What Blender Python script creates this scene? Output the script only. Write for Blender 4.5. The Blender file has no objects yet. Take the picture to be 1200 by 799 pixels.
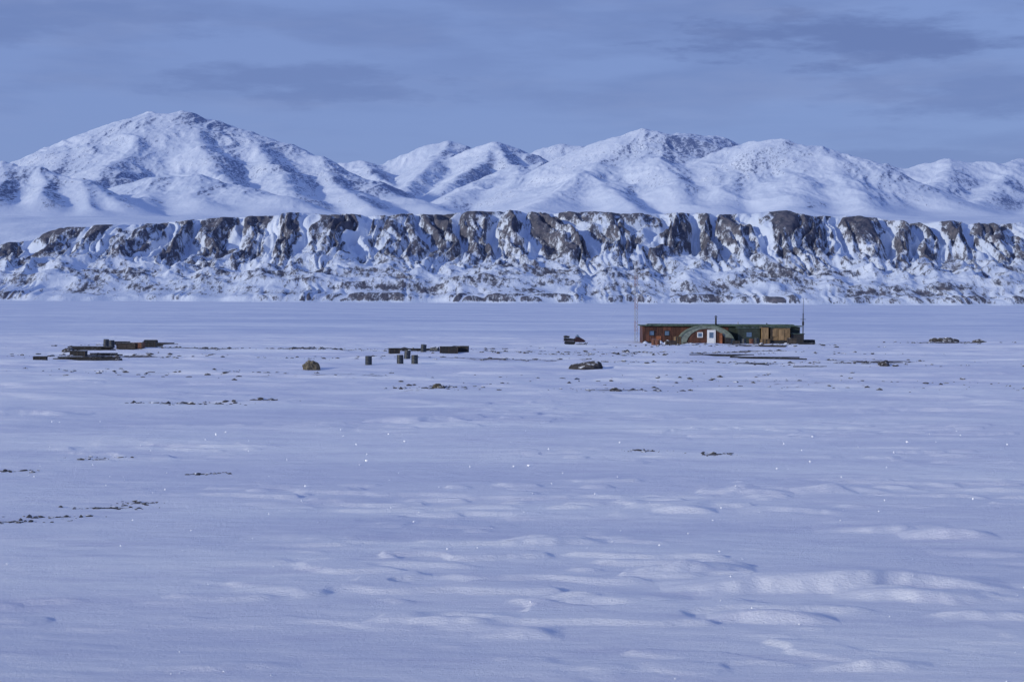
import bpy, bmesh, math, random
import numpy as np
from mathutils import Matrix, Vector
random.seed(4); R=np.random.RandomState(7)
sc=bpy.context.scene
sc.view_settings.view_transform='Standard'; sc.view_settings.look='None'; sc.view_settings.exposure=0
EYE=5.8; F=2000.0; ROLL=0.0052

# ---------------- noise ----------------
_perm=R.permutation(256).astype(np.int32); _perm=np.concatenate([_perm,_perm])
_ang=R.rand(256)*2*np.pi; _gx=np.cos(_ang); _gy=np.sin(_ang)
def perlin(x,y,seed=0):
    x=np.asarray(x,float)+seed*17.31; y=np.asarray(y,float)+seed*9.77
    xi=np.floor(x).astype(np.int64); yi=np.floor(y).astype(np.int64)
    xf=x-xi; yf=y-yi
    u=xf*xf*xf*(xf*(xf*6-15)+10); v=yf*yf*yf*(yf*(yf*6-15)+10)
    def g(ix,iy,fx,fy):
        h=_perm[(_perm[ix&255]+iy)&255]
        return _gx[h]*fx+_gy[h]*fy
    a=g(xi,yi,xf,yf); b=g(xi+1,yi,xf-1,yf); c=g(xi,yi+1,xf,yf-1); d=g(xi+1,yi+1,xf-1,yf-1)
    return (a+(b-a)*u+((c+(d-c)*u)-(a+(b-a)*u))*v)*1.5
def fbm(x,y,o=4,seed=0,gain=.5):
    s=0;a=1
    for i in range(o):
        s=s+a*perlin(x*2**i,y*2**i,seed+i); a*=gain
    return s
def ridged(x,y,o=4,seed=0,gain=.5):
    s=0;a=1;t=0
    for i in range(o):
        s=s+a*(1-np.abs(perlin(x*2**i,y*2**i,seed+i))*1.6); t+=a; a*=gain
    return s/t
def sm(a,b,x):
    t=np.clip((x-a)/(b-a),0,1); return t*t*(3-2*t)

# ---------------- node helpers ----------------
def newmat(name):
    m=bpy.data.materials.new(name); m.use_nodes=True
    nt=m.node_tree; b=nt.nodes['Principled BSDF']; return m,nt,b
def N(nt,t,**k):
    n=nt.nodes.new(t)
    for a,v in k.items():
        if a in n.inputs.keys(): n.inputs[a].default_value=v
        else: setattr(n,a,v)
    return n
def L(nt,a,b): nt.links.new(a,b)
def mixc(nt,fac,a,b,mode='MIX'):
    n=nt.nodes.new('ShaderNodeMix'); n.data_type='RGBA'; n.blend_type=mode
    for sock,v in ((n.inputs[0],fac),(n.inputs[6],a),(n.inputs[7],b)):
        if hasattr(v,'links'): L(nt,v,sock)
        elif isinstance(v,(int,float)): sock.default_value=v
        else: sock.default_value=(*v,1) if len(v)==3 else v
    return n.outputs[2]
def mth(nt,op,a,b=0.0,c=0.0,clamp=False):
    n=nt.nodes.new('ShaderNodeMath'); n.operation=op; n.use_clamp=clamp
    for i,v in enumerate((a,b,c)):
        if hasattr(v,'links'): L(nt,v,n.inputs[i])
        else: n.inputs[i].default_value=v
    return n.outputs[0]
def mrange(nt,v,a,b,c=0.,d=1.):
    n=nt.nodes.new('ShaderNodeMapRange'); n.interpolation_type='SMOOTHSTEP'
    L(nt,v,n.inputs[0]); 
    for i,q in enumerate((a,b,c,d)): n.inputs[i+1].default_value=q
    return n.outputs[0]
def noise(nt,vec,scale,detail=5,rough=.55,stretch=None):
    if stretch:
        mp=nt.nodes.new('ShaderNodeMapping'); mp.inputs['Scale'].default_value=stretch; L(nt,vec,mp.inputs[0]); vec=mp.outputs[0]
    n=nt.nodes.new('ShaderNodeTexNoise'); n.inputs['Scale'].default_value=scale
    n.inputs['Detail'].default_value=detail; n.inputs['Roughness'].default_value=rough
    L(nt,vec,n.inputs['Vector']); return n.outputs['Fac']
def simple(name,col,rough=.7,var=.35,scale=3.,bump=.02,stretch=None,metal=0.,frost=0.0):
    m,nt,b=newmat(name); tc=nt.nodes.new('ShaderNodeTexCoord'); o=tc.outputs['Object']
    n=noise(nt,o,scale,6,.6,stretch)
    dark=tuple(c*(1-var) for c in col); lite=tuple(min(1,c*(1+var)) for c in col)
    c=mixc(nt,mrange(nt,n,.3,.7),dark,lite)
    if frost>0:
        geo=nt.nodes.new('ShaderNodeNewGeometry'); sx=nt.nodes.new('ShaderNodeSeparateXYZ'); L(nt,geo.outputs['Normal'],sx.inputs[0])
        n2=noise(nt,o,2.3,5)
        f=mth(nt,'MULTIPLY',mrange(nt,sx.outputs[2],.5,.9),mrange(nt,n2,.62-frost*.4,.72-frost*.4))
        c=mixc(nt,f,c,(.78,.81,.88))
    L(nt,c,b.inputs['Base Color']); b.inputs['Roughness'].default_value=rough; b.inputs['Metallic'].default_value=metal
    if bump: 
        bp=nt.nodes.new('ShaderNodeBump'); bp.inputs['Distance'].default_value=bump; L(nt,n,bp.inputs['Height']); L(nt,bp.outputs[0],b.inputs['Normal'])
    return m

# ---------------- materials: snow ground, terrain ----------------
def mk_ground():
    m,nt,b=newmat('wind_packed_snow'); tc=nt.nodes.new('ShaderNodeTexCoord'); o=tc.outputs['Object']
    at=N(nt,'ShaderNodeAttribute',attribute_name='gravel'); ai=N(nt,'ShaderNodeAttribute',attribute_name='ice')
    big=noise(nt,o,.10,6,.62,(.4,1,1)); mid=noise(nt,o,.7,6,.65,(.35,1.1,1))
    c=mixc(nt,mrange(nt,big,.32,.68),(.66,.69,.83),(.86,.88,.94))
    c=mixc(nt,mrange(nt,mid,.50,.72,0,.6),c,(.58,.60,.77))
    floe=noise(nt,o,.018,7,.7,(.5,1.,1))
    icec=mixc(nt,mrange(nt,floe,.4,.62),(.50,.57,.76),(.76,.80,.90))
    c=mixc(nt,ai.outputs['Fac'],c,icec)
    fine=noise(nt,o,2.2,8,.72,(.45,1.6,1))
    g=mrange(nt,mth(nt,'ADD',at.outputs['Fac'],fine),.98,1.08)
    gc=mixc(nt,fine,(.045,.045,.055),(.16,.14,.14))
    c=mixc(nt,g,c,gc); L(nt,c,b.inputs['Base Color'])
    b.inputs['Roughness'].default_value=.75; b.inputs['Specular IOR Level'].default_value=.25
    f1=noise(nt,o,14,7,.75,(.8,1.2,1)); f2=noise(nt,o,1.9,7,.65,(.3,1.1,1))
    b1=nt.nodes.new('ShaderNodeBump'); b1.inputs['Distance'].default_value=.04; b1.inputs['Strength'].default_value=1.; L(nt,f1,b1.inputs['Height'])
    b2=nt.nodes.new('ShaderNodeBump'); b2.inputs['Distance'].default_value=.08; b2.inputs['Strength'].default_value=.85; L(nt,f2,b2.inputs['Height']); L(nt,b1.outputs[0],b2.inputs['Normal'])
    L(nt,b2.outputs[0],b.inputs['Normal'])
    return m
def mk_terrain():
    m,nt,b=newmat('snowy_rock'); tc=nt.nodes.new('ShaderNodeTexCoord'); o=tc.outputs['Object']
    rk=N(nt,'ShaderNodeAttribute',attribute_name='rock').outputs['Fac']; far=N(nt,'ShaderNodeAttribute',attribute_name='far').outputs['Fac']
    nn=noise(nt,o,.06,9,.76,(1.5,.6,.7)); nf=noise(nt,o,.085,8,.8,(1.,.5,.8))
    n=nt.nodes.new('ShaderNodeMix'); n.data_type='FLOAT'; L(nt,far,n.inputs[0]); L(nt,nn,n.inputs[2]); L(nt,nf,n.inputs[3]); n=n.outputs[0]
    mask=mrange(nt,mth(nt,'ADD',rk,mth(nt,'MULTIPLY',mth(nt,'SUBTRACT',n,.5),2.9)),.36,.76)
    big=noise(nt,o,.006,4,.5)
    rn=mixc(nt,mrange(nt,noise(nt,o,.08,6,.7),.3,.7),(.048,.058,.095),(.145,.140,.175))  # cliff rock: mottled stone tones, with blue distance haze mixed into the colour
    rf=mixc(nt,big,(.16,.21,.36),(.21,.26,.42))  # far rock: aerial haze painted in as a paler, bluer colour
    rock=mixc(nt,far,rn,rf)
    snow=mixc(nt,mrange(nt,big,.3,.7),(.56,.64,.81),(.65,.72,.87))
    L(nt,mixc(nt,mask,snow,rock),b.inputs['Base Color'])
    b.inputs['Roughness'].default_value=.85; b.inputs['Specular IOR Level'].default_value=.15
    bp=nt.nodes.new('ShaderNodeBump'); bp.inputs['Distance'].default_value=4.0; bp.inputs['Strength'].default_value=.7; L(nt,n,bp.inputs['Height']); L(nt,bp.outputs[0],b.inputs['Normal'])
    return m

def grid_mesh(name,X,Y,Z,mat,attrs,wrap=False,flip=False):
    r,c=X.shape
    me=bpy.data.meshes.new(name); n=r*c
    co=np.stack([X,Y,Z],-1).reshape(-1).astype(np.float32)
    idx=np.arange(n).reshape(r,c)
    if wrap: idx=np.concatenate([idx,idx[:,:1]],1)
    a=idx[:-1,:-1];b=idx[:-1,1:];cc=idx[1:,1:];d=idx[1:,:-1]
    q=np.stack([a,b,cc,d] if not flip else [a,d,cc,b],-1).reshape(-1,4)
    me.vertices.add(n); me.vertices.foreach_set('co',co)
    me.loops.add(q.size); me.loops.foreach_set('vertex_index',q.reshape(-1).astype(np.int32))
    me.polygons.add(len(q)); me.polygons.foreach_set('loop_start',(np.arange(len(q))*4).astype(np.int32))
    me.polygons.foreach_set('use_smooth',np.ones(len(q),bool))
    me.update(calc_edges=True)
    for k,v in attrs.items():
        at=me.attributes.new(k,'FLOAT','POINT'); at.data.foreach_set('value',v.reshape(-1).astype(np.float32))
    me.materials.append(mat)
    ob=bpy.data.objects.new(name,me); sc.collection.objects.link(ob); return ob

# ---------------- ground ----------------
def rng(b,dip): return EYE*F/(dip-b*ROLL)          # range to a ground point seen b off-axis and dip below the horizon
def site(b,dip):
    d=rng(b,dip); return b/F*d,d
DR=[]
for b,dip,hl,w,h in [(385,342,3.6,.85,.36),(215,327,1.4,.7,.22),(480,352,1.7,.7,.19),(310,378,1.2,.5,.20),(515,280,1.2,.7,.23),
                     (205,251,.9,.6,.18),(50,291,1.3,.6,.17),(-80,384,1.4,.45,.14),(390,228,1.5,.8,.14),(290,229,1.1,.7,.14),(560,300,1.3,.7,.10),
                     (-340,432,1.2,.3,.06),(430,430,1.0,.35,.13),(-110,143,2.6,1.4,.28),(-570,137,3.,1.4,.28),(-200,235,1.5,.8,.10),
                     (440,272,1.8,.6,.12),(580,372,1.2,.5,.12),(10,398,.8,.4,.08),(330,250,1.5,.8,.10),(-230,285,1.8,.8,.08),(120,360,1.6,.6,.10)]:
    x,y=site(b,dip); DR.append((x,y,hl,w,h))
def gh(x,y):
    x=np.asarray(x,float); y=np.asarray(y,float)
    d=np.hypot(x,y); near=1-sm(60,200,d); land=1-sm(235,300,d); far=1-sm(600,2500,d)
    a=-.10; u=x*math.cos(a)+y*math.sin(a); v=-x*math.sin(a)+y*math.cos(a)
    z=.30*fbm(x/95,y/50,2,1)*(1-sm(300,420,d)*.75)*far
    z=z+.45*fbm(x/38,y/16,2,30)*sm(150,205,d)*land*.6
    z=z+.10*fbm(u/17,v/7,3,3)*far
    patch=sm(-.10,.5,perlin(x/13,y/9,5)+.34*sm(-9,9,x)-.08)
    n1=perlin(u/4.6+.6*perlin(u/1.6,v/1.3,9),v/1.15+.45*perlin(u/2.4,v/2,10),6)+.45*perlin(u/1.9,v/.5,7)
    z=z+(.085*sm(.12,.40,n1)*patch+.014*fbm(u/1.3,v/.42,2,8))*near
    n2=perlin(u/14,v/4.4,11)+.5*perlin(u/5,v/2.,12)
    z=z+.17*sm(.1,.5,n2)*sm(50,120,d)*far*(.5+.6*land)
    for xc,yc,hl,w,h in DR:
        m=(np.abs(x-xc)<hl*1.8)&(np.abs(y-yc)<w*4)
        if not np.any(m): continue
        xx=(x-xc)[m] if x.ndim else x-xc; yy=(y-yc)[m] if x.ndim else y-yc
        wob=perlin(xx/2.2+xc,yy/6,14)*.55*w+.10*xx+.10*perlin(xx/.5,yy/.5+xc,15)
        q=(yy-wob)/w; e=np.clip(1-(np.abs(xx)/hl)**1.8,0,1)
        prof=sm(-.50,.05,q)*(1-sm(.15,2.0,q))
        if x.ndim: z[m]+=h*e*prof
        else: z=z+h*e*prof
    return z
GR=[]
for b,dip,hx,hy,s in [(-585,260,.9,.35,.66),(-535,253,.9,.3,.62),(-475,241,1.,.3,.6),(-440,236,.5,.3,.55),(-370,120,2.2,1.2,.6),(-480,184,.7,.5,.58),(-365,201,.8,.4,.62),
        (160,180,.6,.5,.58),(240,184,.8,.5,.54),(-85,103,2.,2.,.48),(120,104,4,2.,.5),(250,62,14,2.2,.6),(330,74,12,4,.56),(60,65,9,2,.5),
        (-330,60,16,3,.58),(-480,66,9,4,.62),(-120,60,9,4,.6),(430,70,6,4,.62),(510,50,8,5,.68),(260,55,13,5,.54),(-60,62,24,2.,.54),(0,70,30,4,.40),
        (-200,90,20,8,.37),(300,95,22,9,.39),(-450,85,20,6,.39),(-590,197,.8,.4,.6),(-300,118,1.5,.8,.52),
        (-470,300,3,.6,.2),(520,200,2.5,1.2,.3),(-100,108,12,3,.35)]:
    x,y=site(b,dip); GR.append((x,y,hx,hy,s))
ang_f=np.linspace(-.42,.42,860); ang_b=np.linspace(.42,2*np.pi-.42,140)[1:-1]
ang=np.concatenate([ang_f,ang_b])
rad=np.concatenate([[.001,3,7,11],np.geomspace(15,400,1100),np.geomspace(400,3800,200)[1:],[5000,9000,20000,45000]])
A,RR=np.meshgrid(ang,rad); X=RR*np.sin(A); Y=RR*np.cos(A)
Z=gh(X,Y)
grav=np.zeros_like(Z)
for x,y,hx,hy,s in GR:
    grav=np.maximum(grav,s*np.exp(-((X-x)/hx)**2-((Y-y)/hy)**2))
grav=grav*(1+.5*perlin(X/3,Y/1.5,22))+.12*sm(80,170,RR)*(1-sm(215,250,RR))*sm(0,.4,perlin(X/30,Y/12,21))
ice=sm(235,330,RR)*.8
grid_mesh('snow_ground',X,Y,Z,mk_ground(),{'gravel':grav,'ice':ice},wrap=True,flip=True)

# ---------------- far terrain ----------------
def sight(b,e,D): return (b/F*D, D, EYE+(e+b*ROLL)/F*D)
yy=np.concatenate([np.arange(3380,4350,3.3),np.linspace(4350,6000,50)[1:],np.arange(6010,9300,7.0),np.arange(9310,12700,15.0),np.linspace(12700,15000,20)])
bb=np.linspace(-.44,.44,1250)
B,Yt=np.meshgrid(bb,yy); Xt=B*Yt
bp=B*F
top=np.interp(bp,[-900,-600,-540,-470,-400,-270,-150,0,160,300,360,450,600,900],[40,66,78,87,90,100,99,102,102,100,97,93,91,85])
H=EYE+(top+bp*ROLL)/F*4080+9*fbm(Xt/170,Yt/300,4,41)
ys=3450+55*perlin(Xt/330,0*Xt,42)+18*perlin(Xt/60,0*Xt,43)
t0=Yt-ys
w=Xt+38*perlin(Xt/150,Yt/150,44)+16*perlin(Xt/45,Yt/55,45)+.25*(Yt-3850)*perlin(Xt/260,0*Xt,39)*2
ph=w/104+.75*perlin(w/240,0*w,46)+.22*perlin(w/85,0*w,38)
bt=np.abs(np.sin(np.pi*ph)); b2=np.abs(np.sin(np.pi*(w/37+1.1*perlin(w/90,0*w,47)))); b3=np.abs(perlin(w/17,Yt/90,37))*1.8
depth=np.clip(.75+.7*perlin(Xt/170,0*Xt+3,48),.4,1.2)
bl=.5+.5*np.clip(perlin(w/75,0*w,49)*2+.4,-1,1)
zb=(9+11*bl)*sm(0,32,t0)-6*(1-b2)*sm(0,30,t0)*(1-sm(60,160,t0))*bl
zbench=45*np.clip(t0-32,0,300)/300+18*(1-bt)*sm(60,330,t0)*(1-sm(380,500,t0))
knoll=34*ridged(Xt/150,Yt/110,5,50)*sm(50,180,t0)*(1-sm(330,460,t0))
off=90*(1-bt)**.9*depth+26*(1-b2)+12*b3
t=(t0-260-off+50*perlin(Xt/300,0*Xt,51)+18*fbm(Xt/60,Yt/60,3,36))/280
base=zb+zbench+knoll*.8
S=np.clip(t,0,1); S=.6*S+.4*sm(0,1,S)
zc=base*(1-S)+H*S
zc=zc-(5*(1-b2)+4*ridged(Xt/22,Yt/60,3,52)+6*b3)*np.sin(np.pi*S)
P=EYE+(97+bp*ROLL)/F*Yt
pl=sm(4130,5600,Yt)
z=zc*(1-pl)+P*pl
z=np.where(t0<0,-3+0*z,z)+5*fbm(Xt/260,Yt/260,3,53)*sm(4150,4500,Yt)
RG=[]
def ridge(pts,k=.45,r=40):
    p=[sight(x-600,352-y,D) for x,y,D in pts]
    for a,b in zip(p[:-1],p[1:]): RG.append((a,b,k,r))
# west massif
ridge([(220,133,9000),(175,134,9000),(140,147,8900),(100,163,8800),(60,180,8700),(20,195,8600)],.46,90)
ridge([(220,133,9000),(250,142,9000),(290,154,8900),(330,168,8800),(370,185,8600),(420,207,8400),(470,230,8100),(520,246,7800)],.46,70)
ridge([(175,132,9000),(160,165,8400),(125,192,7900),(90,222,7400)],.5,30)
ridge([(215,133,9000),(238,172,8350),(262,205,7800),(300,236,7200)],.5,30)
ridge([(290,154,8900),(322,192,8200),(345,222,7600)],.5,30)
ridge([(370,185,8600),(400,215,8000),(430,240,7400)],.5,30)
ridge([(100,163,8800),(60,200,8100)],.5,30)
ridge([(-160,180,7000),(-80,184,7000),(0,189,7000),(40,196,6950),(90,210,6850),(145,234,6600)],.5,30)
ridge([(0,189,7000),(-5,225,6500)],.55,15); ridge([(40,196,6950),(52,228,6500)],.55,15); ridge([(90,210,6850),(110,240,6450)],.55,15)
ridge([(140,222,7500),(185,208,7500),(230,207,7450),(280,219,7250),(330,232,7000),(370,244,6800)],.36,60)
ridge([(185,208,7500),(170,235,6900)],.4,30); ridge([(230,207,7450),(240,235,6900)],.4,30)
# central back range
ridge([(385,196,12000),(405,190,12000),(425,187,12000),(455,196,12000),(480,184,12200),(505,170,12200),(528,166,12200),(552,176,12200)],.5,70)
ridge([(535,184,11500),(560,173,11500),(583,167,11500),(602,173,11500),(622,186,11500)],.52,70)
ridge([(618,186,12300),(636,174,12300),(655,168,12300),(678,170,12300),(700,184,12300)],.5,50)
ridge([(425,187,12000),(440,205,11000),(470,222,10200)],.55,15)
ridge([(528,168,12200),(505,190,11200),(480,212,10300),(465,235,9400)],.55,25)
ridge([(583,169,11500),(560,190,10700),(525,215,9900),(500,238,9000)],.55,25)
ridge([(583,169,11500),(600,192,10700),(615,210,10000)],.6,20)
ridge([(505,246,7900),(540,226,8400),(575,208,8800),(605,196,9100),(632,190,9200),(660,193,9200)],.45,40)
ridge([(605,196,9100),(610,222,8300),(620,243,7600)],.45,30)
# eastern massif
ridge([(640,212,8800),(660,197,8700),(690,177,8700),(720,161,8650),(755,153,8600),(790,156,8700),(830,160,8900),(858,172,8900)],.5,100)
ridge([(755,153,8600),(772,185,8050),(795,212,7600),(815,240,7100)],.5,50)
ridge([(720,162,8650),(700,190,8100),(690,203,7800),(660,225,7400),(625,243,7000)],.46,45)
ridge([(690,203,7800),(720,222,7350),(740,243,6900)],.5,20)
ridge([(790,156,8700),(812,185,8300),(828,205,7900)],.55,30)
ridge([(848,200,8000),(858,180,8200),(880,167,8200),(910,165,8100),(950,172,8000),(1000,187,7900),(1050,209,7700),(1090,227,7500),(1130,245,7300)],.5,110)
ridge([(880,167,8200),(862,200,7700),(842,238,7100)],.52,40)
ridge([(915,166,8100),(925,205,7500),(935,242,6900)],.5,70)
ridge([(960,176,8000),(995,212,7400),(1020,243,6900)],.5,50)
# east back range
ridge([(990,204,11000),(1030,192,11000),(1060,196,11000),(1085,191,11000),(1112,187,11000),(1150,190,11000),(1200,187,11200),(1300,178,11500),(1450,170,11500)],.42,50)
ridge([(1112,187,11000),(1100,212,10200),(1080,235,9400)],.45,30)
ridge([(1200,187,11200),(1165,215,10300),(1140,240,9400)],.45,30)
ridge([(1260,182,11300),(1250,215,10300),(1230,240,9400)],.45,30)
iy=np.searchsorted(yy,5900)
xs=Xt[iy:]+26*fbm(Xt[iy:]/420,Yt[iy:]/420,2,60); ysb=Yt[iy:]+40*fbm(Xt[iy:]/420,Yt[iy:]/420,2,64)
hm=np.full_like(xs,-1e3)
for a,b,k,r in RG:
    dx,dy=b[0]-a[0],b[1]-a[1]; L2=dx*dx+dy*dy
    tt=np.clip(((xs-a[0])*dx+(ysb-a[1])*dy)/L2,0,1)
    dd=np.hypot(xs-a[0]-tt*dx,ysb-a[1]-tt*dy)
    hh=a[2]+(b[2]-a[2])*tt-k*(np.sqrt(dd*dd+r*r)-r)
    df=np.abs(hm-hh); hm=np.maximum(hm,hh)+np.where(df<30,(30-df)**2/120.,0)
pz=z[iy:]
rel=np.clip((hm-pz)/160,0,1)
X2,Y2=Xt[iy:],Yt[iy:]
car=ridged(X2/300+.4*perlin(X2/300,Y2/300,70),Y2/520,5,71,.45)
fine=ridged(X2/80,Y2/130,4,77,.6)
hm=hm+rel*(-32*(1-car)+4-8*(1-fine))
sc0=35.
df=np.abs(hm-pz); mx=np.maximum(hm,pz)+np.where(df<sc0,(sc0-df)**2/(4*sc0),0)
z[iy:]=mx
# rock cover
S1=S*(t0>0)
ledge=sm(.55,.97,S)*(1-sm(1.0,1.03,t))
gul=sm(.26,.62,bt+.3*perlin(w/20,Yt/40,35))
cl=-.06+gul*(.62+.2*b2)+ledge*.16-.12*b3
cl=cl*(.5+.5*sm(.05,.5,S1))+.16*(1-sm(.1,.5,S1))
cl=cl+.28*perlin(Xt/120,Yt/90,80)+.2*perlin(Xt/40,Yt/40,34)
cl=np.where(t>1.02,-.7,cl)
low=.80*bl*sm(3,12,t0)*(1-sm(34,46,t0))*sm(.1,.4,b2)
benchr=.44+.34*perlin(Xt/70,Yt/45,81)+.30*perlin(Xt/200,Yt/100,82)
cliffmask=np.where(S1>.04,np.maximum(cl,benchr*(1-sm(.04,.3,S1))),np.where(t0<46,low-.05,benchr-.02))
rock=np.where(t0>0,cliffmask,-1)
gx=np.gradient(z,axis=1)/np.gradient(Xt,axis=1); 
gyy=np.gradient(z,axis=0)/np.gradient(Yt,axis=0)
slope=np.hypot(gx,gyy)
mr=.04+.36*sm(.25,.7,slope[iy:])+.26*perlin(X2/500,Y2/500,83)+.30*sm(-.1,.4,-gx[iy:])
mr=mr+.25*sm(.72,.95,fine)-.12
mr=np.where(rel>.06,mr,-.5)
rock[iy:]=mr*sm(.0,.3,rel)-.5*(1-sm(0,.3,rel))
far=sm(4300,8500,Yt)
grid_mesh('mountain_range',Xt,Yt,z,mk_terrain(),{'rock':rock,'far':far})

# ---------------- object building helpers ----------------
def link(ob,parent=None):
    sc.collection.objects.link(ob)
    if parent: ob.parent=parent
    return ob
def empty(name,x,y,rz=0,dz=0):
    e=bpy.data.objects.new(name,None); e.location=(x,y,float(gh(x,y))+dz); e.rotation_euler=(0,0,rz); e.empty_display_size=.5
    return link(e)
def fin(bm,name,mat,parent,smooth=False):
    me=bpy.data.meshes.new(name); bm.normal_update(); bm.to_mesh(me); bm.free(); me.materials.append(mat)
    if smooth:
        for p in me.polygons: p.use_smooth=True
    return link(bpy.data.objects.new(name,me),parent)
def box(parent,name,lo,hi,mat,rot=None,bev=.015,taper=None):
    bm=bmesh.new(); bmesh.ops.create_cube(bm,size=1)
    c=[(a+b)/2 for a,b in zip(lo,hi)]; s=[b-a for a,b in zip(lo,hi)]
    for v in bm.verts:
        v.co=Vector((v.co.x*s[0],v.co.y*s[1],v.co.z*s[2]))
        if taper and v.co.z>0: v.co.x*=taper[0]; v.co.y*=taper[1]
    if bev: bmesh.ops.bevel(bm,geom=list(bm.edges),offset=min(bev,min(s)*.3),segments=1,affect='EDGES')
    if rot is not None: bmesh.ops.rotate(bm,verts=bm.verts,cent=(0,0,0),matrix=Matrix.Rotation(rot[1],3,rot[0]))
    bmesh.ops.translate(bm,verts=bm.verts,vec=c)
    return fin(bm,name,mat,parent)
def tube(parent,name,p0,p1,r,mat,r2=None,seg=12):
    bm=bmesh.new(); p0=Vector(p0);p1=Vector(p1); d=p1-p0
    bmesh.ops.create_cone(bm,cap_ends=True,segments=seg,radius1=r,radius2=r if r2 is None else r2,depth=d.length)
    q=Vector((0,0,1)).rotation_difference(d.normalized()).to_matrix()
    bmesh.ops.rotate(bm,verts=bm.verts,cent=(0,0,0),matrix=q); bmesh.ops.translate(bm,verts=bm.verts,vec=(p0+p1)/2)
    return fin(bm,name,mat,parent,seg>8)
def poly(parent,name,prof,y0,y1,mat):
    bm=bmesh.new(); a=[bm.verts.new((x,y0,z)) for x,z in prof]; b=[bm.verts.new((x,y1,z)) for x,z in prof]
    bm.faces.new(a); bm.faces.new(b[::-1]); n=len(prof)
    for i in range(n): bm.faces.new((a[i],b[i],b[(i+1)%n],a[(i+1)%n]))
    bmesh.ops.recalc_face_normals(bm,faces=bm.faces)
    return fin(bm,name,mat,parent)
M=dict(
 red=simple('red_brown_paint',(.085,.032,.022),.75,.5,1.6,.01,(1,1,.3)),
 orange=simple('faded_orange_paint',(.26,.09,.04),.7,.4,3.),
 green=simple('dark_green_paint',(.022,.034,.030),.7,.35,2.),
 roof=simple('green_roofing_felt',(.05,.085,.065),.85,.35,1.5,.02,frost=.3),
 canvas=simple('weathered_green_canvas',(.13,.17,.14),.85,.35,1.2,.03,frost=.15),
 rim=simple('pale_green_trim',(.17,.20,.18),.7,.3,4.),
 white=simple('white_paint',(.72,.74,.78),.5,.08,5.),
 glass=simple('window_glass',(.10,.16,.26),.15,.2,2.,0),
 ply=simple('plywood',(.25,.165,.085),.75,.35,2.5,.01,(1,1,.4)),
 plyd=simple('weathered_plywood',(.17,.11,.055),.8,.4,2.5,.01),
 wood=simple('weathered_timber',(.050,.040,.036),.85,.4,4.,.02,(.3,1,1),frost=.25),
 dark=simple('tarred_wood',(.020,.020,.024),.8,.4,4.,.02,frost=.15),
 blk=simple('black_rubber',(.015,.015,.017),.6,.2,5.),
 steel=simple('galvanised_steel',(.36,.38,.43),.5,.2,6.,0,metal=.2),
 steeld=simple('dull_red_steel',(.30,.22,.24),.6,.2,6.,0),
 drum=simple('drum_paint_dark',(.022,.030,.045),.5,.5,5.,.01,frost=.5),
 rust=simple('rusty_drum_paint',(.13,.05,.03),.7,.5,6.,.01,frost=.5),
 tan=simple('tan_lichen_rock',(.115,.10,.075),.9,.6,4.,.12,frost=.25),
 rock=simple('dark_rock',(.055,.052,.058),.9,.5,3.,.10,frost=.35),
 redm=simple('dull_red_cowl',(.035,.012,.014),.4,.2,3.,0),
 snow=simple('drifted_snow',(.79,.82,.90),.8,.05,2.,.06),
)
# ---------------- hut ----------------
hx,hy=site(250,52.3); s=hy/F
hut=empty('expedition_hut',hx,hy,0,-.12)
def lx(px): return (px-850)*s
def hb(n,x0,x1,y0,y1,z0,z1,m,**k): return box(hut,n,(lx(x0),y0,z0),(lx(x1),y1,z1),M[m],**k)
hb('hall_wall_red',755,857,3,8,0,2.55,'red'); hb('hall_wall_green',857.2,942,3.02,7.98,0,2.5,'green')
poly(hut,'hall_roof',[(lx(753),2.553),(lx(944),2.553),(lx(944),2.70),(lx(753),2.70)],2.6,8.4,M['roof'])
poly(hut,'roof_ridge',[(lx(760),2.703),(lx(938),2.703),(lx(936),2.84),(lx(762),2.84)],4.2,6.8,M['roof'])
for i,px in enumerate(np.arange(757,796,5.2)): hb('batten_%d'%i,px,px+.9,2.96,2.998,.1,2.5,'red',bev=0)
for i,px in enumerate((766,784)):
    hb('side_window_frame_%d'%i,px-3.2,px+3.2,2.92,2.955,1.25,1.95,'dark',bev=0); hb('side_window_glass_%d'%i,px-2.4,px+2.4,2.90,2.918,1.33,1.87,'glass',bev=0)
hb('skirt_boards',755,797,2.7,2.95,0,.45,'dark')
hb('patch_panel',770,777,2.93,2.957,.5,1.2,'orange',bev=0)
cx=lx(828); rx=33*s; rz=2.66
def arc(rx,rz,n=28): return [(cx+rx*math.cos(math.pi*i/n),rz*math.sin(math.pi*i/n)**.9) for i in range(n+1)]
poly(hut,'arched_roof_shell',arc(rx,rz),.1,2.99,M['canvas'])
def ring(name,ro,ri,y0,y1,mat):
    bm=bmesh.new(); o=arc(*ro); i_=arc(*ri); V=[[bm.verts.new((x,y,z)) for x,z in p] for p in (o,i_) for y in (y0,y1)]
    of,ob_,jf,jb=V
    for k in range(len(o)-1):
        for q in ((of[k],of[k+1],ob_[k+1],ob_[k]),(jf[k],jb[k],jb[k+1],jf[k+1]),(of[k],jf[k],jf[k+1],of[k+1]),(ob_[k],ob_[k+1],jb[k+1],jb[k])): bm.faces.new(q)
    bmesh.ops.recalc_face_normals(bm,faces=bm.faces); return fin(bm,name,mat,hut)
ring('arch_rim',(rx+.05,rz+.05),(rx-1.05,rz-.38),-.12,.098,M['rim'])
for k,yv in enumerate((.9,1.7,2.5)): ring('arch_rib_%d'%k,(rx+.045,rz+.045),(rx-.05,rz-.05),yv,yv+.09,M['rim'])
poly(hut,'arch_end_wall',arc(rx-1.07,rz-.40),-.03,.095,M['red'])
ring('arch_lip',(rx+.10,rz+.10),(rx-.06,rz-.06),-.2,-.122,M['canvas'])
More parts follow.
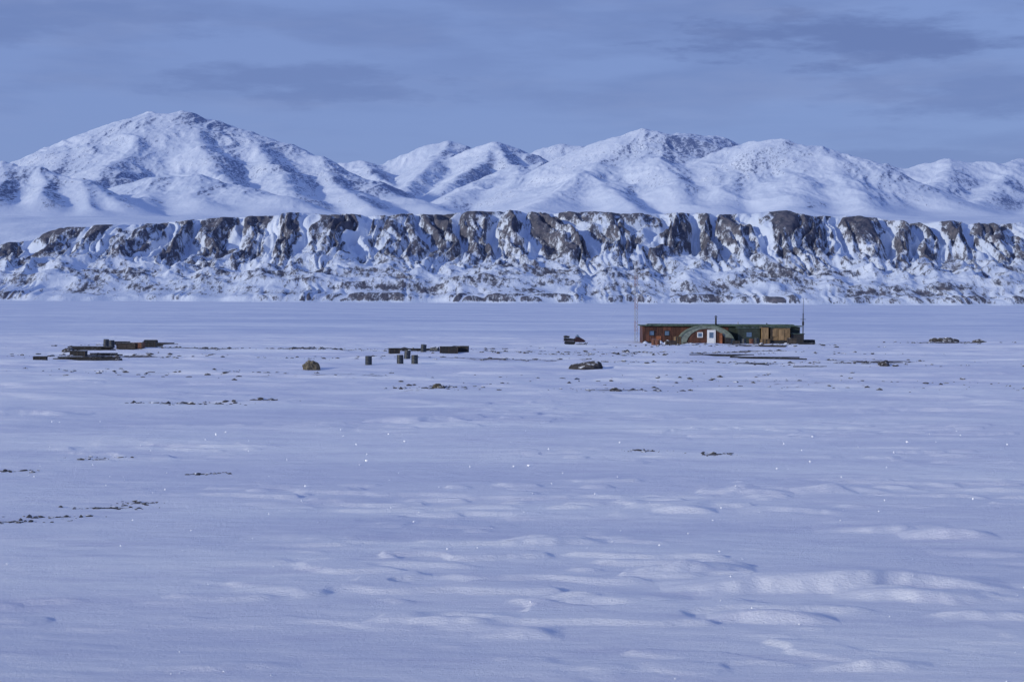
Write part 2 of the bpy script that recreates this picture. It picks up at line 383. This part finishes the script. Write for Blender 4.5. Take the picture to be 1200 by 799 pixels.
hb('door_frame',828.5,838.5,-.17,-.122,.02,2.12,'white',bev=0); hb('door_leaf',829.7,837.3,-.20,-.173,.1,2.0,'white')
hb('door_pane',831,836,-.215,-.202,1.05,1.8,'glass',bev=0)
hb('porch_window_frame',817,823.5,-.08,-.032,1.1,1.8,'white',bev=0); hb('porch_window_glass',818,822.5,-.095,-.082,1.2,1.7,'glass',bev=0)
hb('door_step',827,840,-.8,-.25,0,.15,'wood')
hb('leaning_board',843,846,-.5,-.25,0,1.7,'orange',rot=('X',-.1))
hb('storage_locker',849,856,-.9,-.25,0,1.1,'dark'); hb('bench',800,812,-.7,-.25,.35,.45,'wood')
tube(hut,'chimney',(lx(843),4,2.6),(lx(843),4,3.75),.12,M['blk']); tube(hut,'chimney_cap',(lx(843),4,3.8),(lx(843),4,4.0),.24,M['blk'],.05)
tube(hut,'vent_pipe',(lx(870),4.5,2.6),(lx(870),4.5,3.15),.07,M['steel'])
tube(hut,'vent_pipe_2',(lx(905),5,2.6),(lx(905),5,3.0),.08,M['blk'])
hb('lean_to_green',866,892,1.0,2.99,0,2.35,'green'); hb('lean_to_roof',865,893,.85,2.99,2.353,2.45,'roof')
hb('lean_to_window',876,882,.95,.998,1.2,1.8,'glass',bev=0)
hb('plywood_annex',893.3,901,.3,2.99,0,2.5,'ply'); hb('annex_roof',892.9,901.5,.2,2.99,2.503,2.56,'dark',bev=0)
hb('plywood_store',903.5,927,.8,2.99,.75,2.42,'plyd'); hb('store_door',914,920,.74,.798,.8,2.2,'ply',bev=0); hb('store_panel',905,911,.75,.797,1.3,2.3,'ply',bev=0)
hb('store_roof',902.5,928,.7,2.99,2.423,2.5,'roof',bev=0); hb('store_plinth',903.5,927,.9,2.99,0,.747,'dark')
hb('east_shed',928.5,944,1.2,2.99,0,1.6,'dark'); hb('east_shed_roof',928,945,1.1,2.99,1.603,1.68,'roof',bev=0)
hb('fuel_shelf',944.3,960,3,5,.2,.8,'dark')
def bank(x0,x1,y,h,seed):
    bm=bmesh.new(); nx,ny=40,8; g=[]
    for i in range(nx+1):
        row=[]
        for j in range(ny+1):
            u=i/nx; v=j/ny
            e=abs(math.sin(math.pi*u))**.5; hh=h*e*max(.1,(.75+.8*float(perlin(u*7+seed,.3,seed))))*abs(math.sin(math.pi*v))**1.2
            row.append(bm.verts.new((lx(x0)+(lx(x1)-lx(x0))*u,y-1.6+2.*v+.3*float(perlin(u*5,seed+.5,3)),hh-.05)))
        g.append(row)
    for i in range(nx):
        for j in range(ny): bm.faces.new((g[i][j],g[i+1][j],g[i+1][j+1],g[i][j+1]))
    fin(bm,'snow_bank',M['snow'],hut,True)
bank(748,797,2.7,.75,1); bank(840,905,-.3,.4,5); bank(796,826,-.2,.45,7); bank(905,965,.8,.5,9)

def crate(b,dip,w,d,h,m='plyd',rz=0.,dz=-.05):
    x,y=site(b,dip); e=empty('wooden_crate',x,y,rz,dz); 
    box(e,'body',(-w/2,-d/2,.06),(w/2,d/2,h-.05),M[m]); box(e,'lid',(-w/2-.03,-d/2-.03,h-.047),(w/2+.03,d/2+.03,h),M[m])
    for i,xx in enumerate((-w/2+.06,0,w/2-.06)): box(e,'slat_%d'%i,(xx-.05,-d/2-.028,.06),(xx+.05,-d/2-.002,h-.05),M['wood'],bev=0)
    for i,xx in enumerate((-w/3,w/3)): box(e,'runner_%d'%i,(xx-.05,-d/2,-.05),(xx+.05,d/2,.058),M['wood'],bev=0)
    return e
def drum(b,dip,m='drum',lying=False,rz=0.):
    x,y=site(b,dip); e=empty('fuel_drum',x,y,rz,-.08); h=.88;r=.30
    bm=bmesh.new(); prof=[(0,.02),(r-.03,.02),(r-.02,0),(r,0),(r,.02)]
    for zc in (.3,.58): prof+=[(r,zc-.03),(r+.014,zc-.012),(r+.014,zc+.012),(r,zc+.03)]
    prof+=[(r,h-.02),(r,h),(r-.02,h),(r-.03,h-.02),(0,h-.02)]
    n=20; rows=[[bm.verts.new((p*math.cos(2*math.pi*i/n),p*math.sin(2*math.pi*i/n),z)) for i in range(n)] if p>0 else [bm.verts.new((0,0,z))] for p,z in prof]
    for a,c in zip(rows[:-1],rows[1:]):
        for i in range(n):
            j=(i+1)%n
            if len(a)==1: bm.faces.new((a[0],c[j],c[i]))
            elif len(c)==1: bm.faces.new((a[i],a[j],c[0]))
            else: bm.faces.new((a[i],a[j],c[j],c[i]))
    bmesh.ops.recalc_face_normals(bm,faces=bm.faces)
    fin(bm,'shell',M[m],e)
    tube(e,'bung',(.15,0,h-.021),(.15,0,h+.01),.03,M['steel'])
    if lying: e.rotation_euler=(math.radians(90),0,rz); e.location.z+=.27
    else: e.rotation_euler=(random.uniform(-.06,.06),random.uniform(-.08,.08),rz)
    return e
def planks(b,dip,n,Lg,rz=0.,m='wood',name='lumber_pile',layers=2):
    x,y=site(b,dip); e=empty(name,x,y,rz,-.05)
    for l in range(layers):
        for i in range(n):
            q=random.uniform(-.45,.45); ll=Lg*random.uniform(.5,1)
            box(e,'plank_%d_%d'%(l,i),(-ll/2+q,(i-n/2)*.24,l*.14),(ll/2+q,(i-n/2)*.24+.2,l*.14+.12),M[m],rot=('Z',random.uniform(-.1,.1)),bev=.01)
    return e
def rockobj(b,dip,w,d,h,m,name='boulder',seed=0,sink=.1):
    x,y=site(b,dip); bm=bmesh.new(); bmesh.ops.create_icosphere(bm,subdivisions=4,radius=1)
    for v in bm.verts:
        c=v.co.copy(); k=1+.34*float(perlin(c.x*1.1+seed,c.y*1.1+c.z*1.3,seed))+.18*float(perlin(c.x*3+c.z*2,c.y*3+seed,seed+3))
        c*=k; c.z=max(c.z,-.3); 
        v.co=(c.x*w/2,c.y*d/2,(c.z+.3)*h/1.3)
    ob=fin(bm,name,M[m],None,False); ob.location=(x,y,float(gh(x,y))-sink); return ob
# --- around the hut
drum(281,53.2,'rust'); drum(287,53.6,'drum'); drum(272,53.0,'drum'); drum(166,53.3,'rust'); drum(171,53.8,'rust')
crate(297,54.0,1.1,.8,.8,'plyd',.2); crate(263,54.2,.9,.7,.6,'dark',-.2); crate(186,54,1.3,.8,.75,'wood',.1); crate(328,54.3,1.2,.8,.8,'wood',-.1); crate(194,53.2,.8,.7,1.1,'plyd',.3)
planks(307,55.5,5,4.2,.05); planks(345,55,4,3.,.0,'dark'); planks(242,66,3,7.,.02,'dark',layers=2); planks(300,67.5,3,8.,-.03,'dark',layers=2); planks(285,75.5,2,4.5,.05,'dark',layers=2); planks(352,77,2,3.,.05,'dark',layers=1)
rockobj(510,49.5,3.4,1.8,.8,'rock',seed=5); rockobj(494,49.2,1.4,1.,.7,'rock',seed=6); rockobj(437,76,1.0,.8,.5,'rock',seed=8); rockobj(548,50.5,2.0,1.2,.5,'rock',seed=9)
# --- middle group
rockobj(-235,80,1.3,1.0,.9,'tan',seed=2); rockobj(88,79,2.5,1.5,.8,'rock',seed=3)
rockobj(-87,103,.8,.6,.35,'tan',seed=12); rockobj(122,105,.8,.6,.3,'rock',seed=13)
drum(-168,75,'drum'); drum(-131,74.5,'drum'); drum(-114,74.5,'drum'); drum(-123,71,'drum')
planks(-120,61,4,4.2,.03,'dark',layers=3); crate(-74,65,1.9,1.2,.75,'dark',.05); crate(-60,64.5,1.6,1.1,.85,'dark',-.1); drum(-95,62,'drum',True,1.2); drum(-104,63,'drum'); crate(-138,66,1.1,.8,.6,'dark',.2)
# --- west group
planks(-495,69,5,6.3,.02,'dark',layers=3); planks(-492,62,5,4.8,-.05,'dark',layers=4); crate(-508,67,1.5,1,.7,'dark'); crate(-553,70,1.2,.9,.5,'dark',.1)
planks(-440,56,4,6.,.03,'dark',layers=3); crate(-452,61,2.0,1.,.7,'wood',.1); crate(-438,61,1.2,.9,.65,'rust',-.1); crate(-425,60,1.4,1.,.7,'dark',.1); planks(-412,52,3,3.8,.0,'dark',layers=3)
drum(-476,60,'drum'); drum(-469,60.5,'drum'); planks(-478,66,3,3.,.4,'dark',layers=2); planks(-460,53,3,3.,.2,'dark',layers=3); rockobj(-520,64,1.2,.9,.5,'rock',seed=15); rockobj(-462,70,.9,.7,.35,'rock',seed=16)

def sled(b,dip,rz):
    x,y=site(b,dip); e=empty('cargo_sled',x,y,rz,0)
    for i,yy_ in enumerate((-.4,.4)):
        box(e,'runner_%d'%i,(-1.4,yy_-.04,0),(1.2,yy_+.04,.1),M['wood']); tube(e,'runner_tip_%d'%i,(1.2,yy_,.05),(1.6,yy_,.35),.05,M['wood'])
    for i in range(5): box(e,'cross_%d'%i,(-1.3+i*.6,-.5,.2),(-1.15+i*.6,.5,.26),M['wood'])
    for i in range(5): box(e,'post_%d'%i,(-1.25+i*.6,-.4,.1),(-1.2+i*.6,-.36,.2),M['wood'])
    box(e,'load',(-1.,-.4,.262),(.7,.4,.7),M['dark'],bev=.1); return e
sled(-422,52.5,.1)
def snowmobile(b,dip,rz):
    x,y=site(b,dip); e=empty('snowmobile',x,y,rz,0)
    poly(e,'track',[(-1.35,.18),(-1.2,.02),(-.1,0),(.1,.15),(.0,.38),(-1.2,.4)],-.25,.25,M['blk'])
    poly(e,'tunnel',[(-1.4,.42),(.35,.42),(.35,.56),(-1.45,.5)],-.27,.27,M['redm'])
    poly(e,'seat',[(-1.35,.52),(.1,.57),(.12,.72),(-.4,.78),(-1.3,.84),(-1.42,.7)],-.2,.2,M['blk'])
    poly(e,'cowl',[(.05,.3),(1.25,.28),(1.45,.42),(1.25,.62),(.75,.88),(.3,.98),(.1,.8)],-.38,.38,M['redm'])
    poly(e,'windshield',[(.35,.985),(.72,.89),(.42,1.3),(.36,1.3)],-.3,.3,M['glass'])
    tube(e,'handlebar',(.2,-.38,1.05),(.2,.38,1.05),.025,M['blk']); tube(e,'steering_post',(.35,0,.8),(.2,0,1.05),.03,M['blk'])
    for i,yy_ in enumerate((-.45,.45)):
        box(e,'ski_%d'%i,(.3,yy_-.07,0),(1.45,yy_+.07,.05),M['blk']); tube(e,'ski_tip_%d'%i,(1.43,yy_,.03),(1.7,yy_,.22),.05,M['blk']); tube(e,'strut_%d'%i,(.9,yy_,.04),(.8,yy_*.7,.4),.035,M['steel'])
    box(e,'rack_load',(-1.4,-.3,.86),(-.7,.3,1.15),M['dark'],bev=.06)
    return e
snowmobile(73,52,math.radians(12)); 
# --- masts
def lattice(b,dip,h):
    x,y=site(b,dip); e=empty('lattice_mast',x,y,.3); w=.24
    P3=[(w*math.cos(a),w*math.sin(a)) for a in (0,2.094,4.189)]
    nseg=int(h/.5)
    for i in range(nseg):
        z0=i*h/nseg; z1=(i+1)*h/nseg; m=M['steel'] if (i//3)%2==0 else M['steeld']
        for k in range(3):
            a=P3[k]; c=P3[(k+1)%3]
            tube(e,'leg_%d_%d'%(i,k),(*a,z0),(*a,z1),.026,m,seg=6); tube(e,'brace_%d_%d'%(i,k),(*a,z0),(*c,z1),.017,m,seg=5)
    tube(e,'top_rod',(0,0,h),(0,0,h+.9),.025,M['steel'],seg=6)
    for k,a in enumerate((.3,2.4,4.5)): tube(e,'guy_wire_%d'%k,(0,0,h*.9),(6*math.cos(a),6*math.sin(a),0),.005,M['steel'],seg=4)
lattice(145,51.5,9.6)
x,y=site(341,53.2); e=empty('radio_mast',x,y)
tube(e,'pole',(0,0,0),(0,0,4.2),.07,M['dark']); tube(e,'whip',(0,0,4.2),(0,0,6.2),.04,M['dark'],.025); tube(e,'crossarm',(-.35,0,3.4),(.35,0,3.4),.03,M['dark']); box(e,'insulator_box',(-.12,-.1,2.6),(.12,.1,3.1),M['dark'])
# ---------------- loose stones, painted snow glints ----------------
bm=bmesh.new(); bmesh.ops.create_icosphere(bm,subdivisions=1,radius=1); tv=np.array([v.co[:] for v in bm.verts]); tf=np.array([[v.index for v in f.verts] for f in bm.faces]); bm.free()
def scatter(name,pts,sizes,mat,flat=.5,offs=0.):
    V=[];Fc=[]
    P_=np.array(pts); G_=gh(P_[:,0],P_[:,1])
    for i,((x,y),s_) in enumerate(zip(pts,sizes)):
        v=tv*(1+.35*(R.rand(len(tv),1)-.5)*2)*np.array([s_*(.7+.9*R.rand()),s_*(.7+.6*R.rand()),s_*flat*(.7+.6*R.rand())])
        a=R.rand()*6.28; c,s1=math.cos(a),math.sin(a); v=np.stack([v[:,0]*c-v[:,1]*s1,v[:,0]*s1+v[:,1]*c,v[:,2]],1)
        V.append(v+np.array([x,y,G_[i]+offs*s_])); Fc.append(tf+i*len(tv))
    me=bpy.data.meshes.new(name); me.from_pydata(np.concatenate(V).tolist(),[],np.concatenate(Fc).tolist()); me.materials.append(mat)
    return link(bpy.data.objects.new(name,me))
pts=[];sz=[]
for x,y,hx_,hy_,s_ in GR:
    if s_<.39: continue
    n=int(22+16*hx_*hy_**.5) if hx_<3 else int(11*hx_)
    for i in range(min(n,180)):
        pts.append((x+R.randn()*hx_*.7,y+R.randn()*hy_*.6)); sz.append((.025+.08*R.rand()**2)*(1 if y<80 else 1.2+ y/120))
scatter('gravel_stones',pts,sz,M['rock'])
pts=[];sz=[]
for i in range(190):
    d=24+55*R.rand()**1.2; b=(R.rand()*2-1)*.33; pts.append((b*d,d)); sz.append(.0045*d/10*(.4+.9*R.rand()))
scatter('glint_specks',pts,sz,simple('glint_white',(.97,.98,1.),.15,.0,3.,0),1.,1.2)  # near-white specks imitating sun sparkle on the snow

# ---------------- light and sky ----------------
el=math.radians(14); az=math.atan2(-.82,-.57)
sd=Vector((math.sin(az)*math.cos(el),math.cos(az)*math.cos(el),math.sin(el)))
sun=bpy.data.lights.new('sun','SUN'); sun.energy=2.55; sun.angle=math.radians(1.5); sun.color=(1.,.94,.76)
so=bpy.data.objects.new('sun',sun); so.rotation_euler=sd.to_track_quat('Z','Y').to_euler(); so.location=(0,0,50); link(so)
wd=bpy.data.worlds.new('World'); sc.world=wd; wd.use_nodes=True; nt=wd.node_tree; bg=nt.nodes['Background']
sky=nt.nodes.new('ShaderNodeTexSky'); sky.sky_type='NISHITA'; sky.sun_disc=False; sky.sun_elevation=el; sky.sun_rotation=az; sky.ozone_density=3.; sky.dust_density=.6
tc=nt.nodes.new('ShaderNodeTexCoord'); gen=tc.outputs['Generated']
base=mixc(nt,.86,sky.outputs[0],(1.85,2.65,5.55))
c1=noise(nt,gen,5.,6,.55,(1.,1.,5.5)); c2=noise(nt,gen,2.3,3,.5,(1.,1.,4.))
cf=mth(nt,'MULTIPLY',mrange(nt,c1,.44,.62),mrange(nt,c2,.40,.58))
cf=mth(nt,'MULTIPLY',cf,.4)
sx=nt.nodes.new('ShaderNodeSeparateXYZ'); L(nt,gen,sx.inputs[0])
wn=noise(nt,gen,14.,7,.6,(1.,1.,5.))
for cx_,cz,ax,az_,st in [(.185,.150,.125,.020,.75),(.24,.118,.13,.014,.5),(-.115,.122,.10,.014,.5),(-.26,.155,.10,.022,.45),(-.02,.118,.03,.006,.35),(.30,.08,.15,.012,.35)]:
    dx=mth(nt,'DIVIDE',mth(nt,'SUBTRACT',sx.outputs[0],cx_),ax); dz=mth(nt,'DIVIDE',mth(nt,'SUBTRACT',sx.outputs[2],cz),az_)
    r2=mth(nt,'ADD',mth(nt,'MULTIPLY',dx,dx),mth(nt,'MULTIPLY',dz,dz))
    v=mth(nt,'ADD',mth(nt,'SUBTRACT',1.0,r2),mth(nt,'MULTIPLY',mth(nt,'SUBTRACT',wn,.5),4.5))
    v=mth(nt,'MULTIPLY',mrange(nt,v,-.1,1.1,0,st),mrange(nt,sx.outputs[1],0.,.3))
    cf=mth(nt,'MAXIMUM',cf,v)
col=mixc(nt,cf,base,(1.1,1.65,3.7))
c3=noise(nt,gen,4.,5,.6,(1.3,1.3,7.))
col=mixc(nt,mrange(nt,c3,.48,.72,0,.35),col,(2.4,3.1,5.4))
L(nt,col,bg.inputs[0]); bg.inputs[1].default_value=.110

cam=bpy.data.cameras.new('camera'); cam.lens=60; cam.sensor_width=36; cam.clip_start=.5; cam.clip_end=80000
co=bpy.data.objects.new('camera',cam); link(co)
pitch=math.radians(90)-47.5/F
co.matrix_world=Matrix.Translation((0,0,EYE))@Matrix.Rotation(pitch,4,'X')@Matrix.Rotation(ROLL,4,'Z')
sc.camera=co
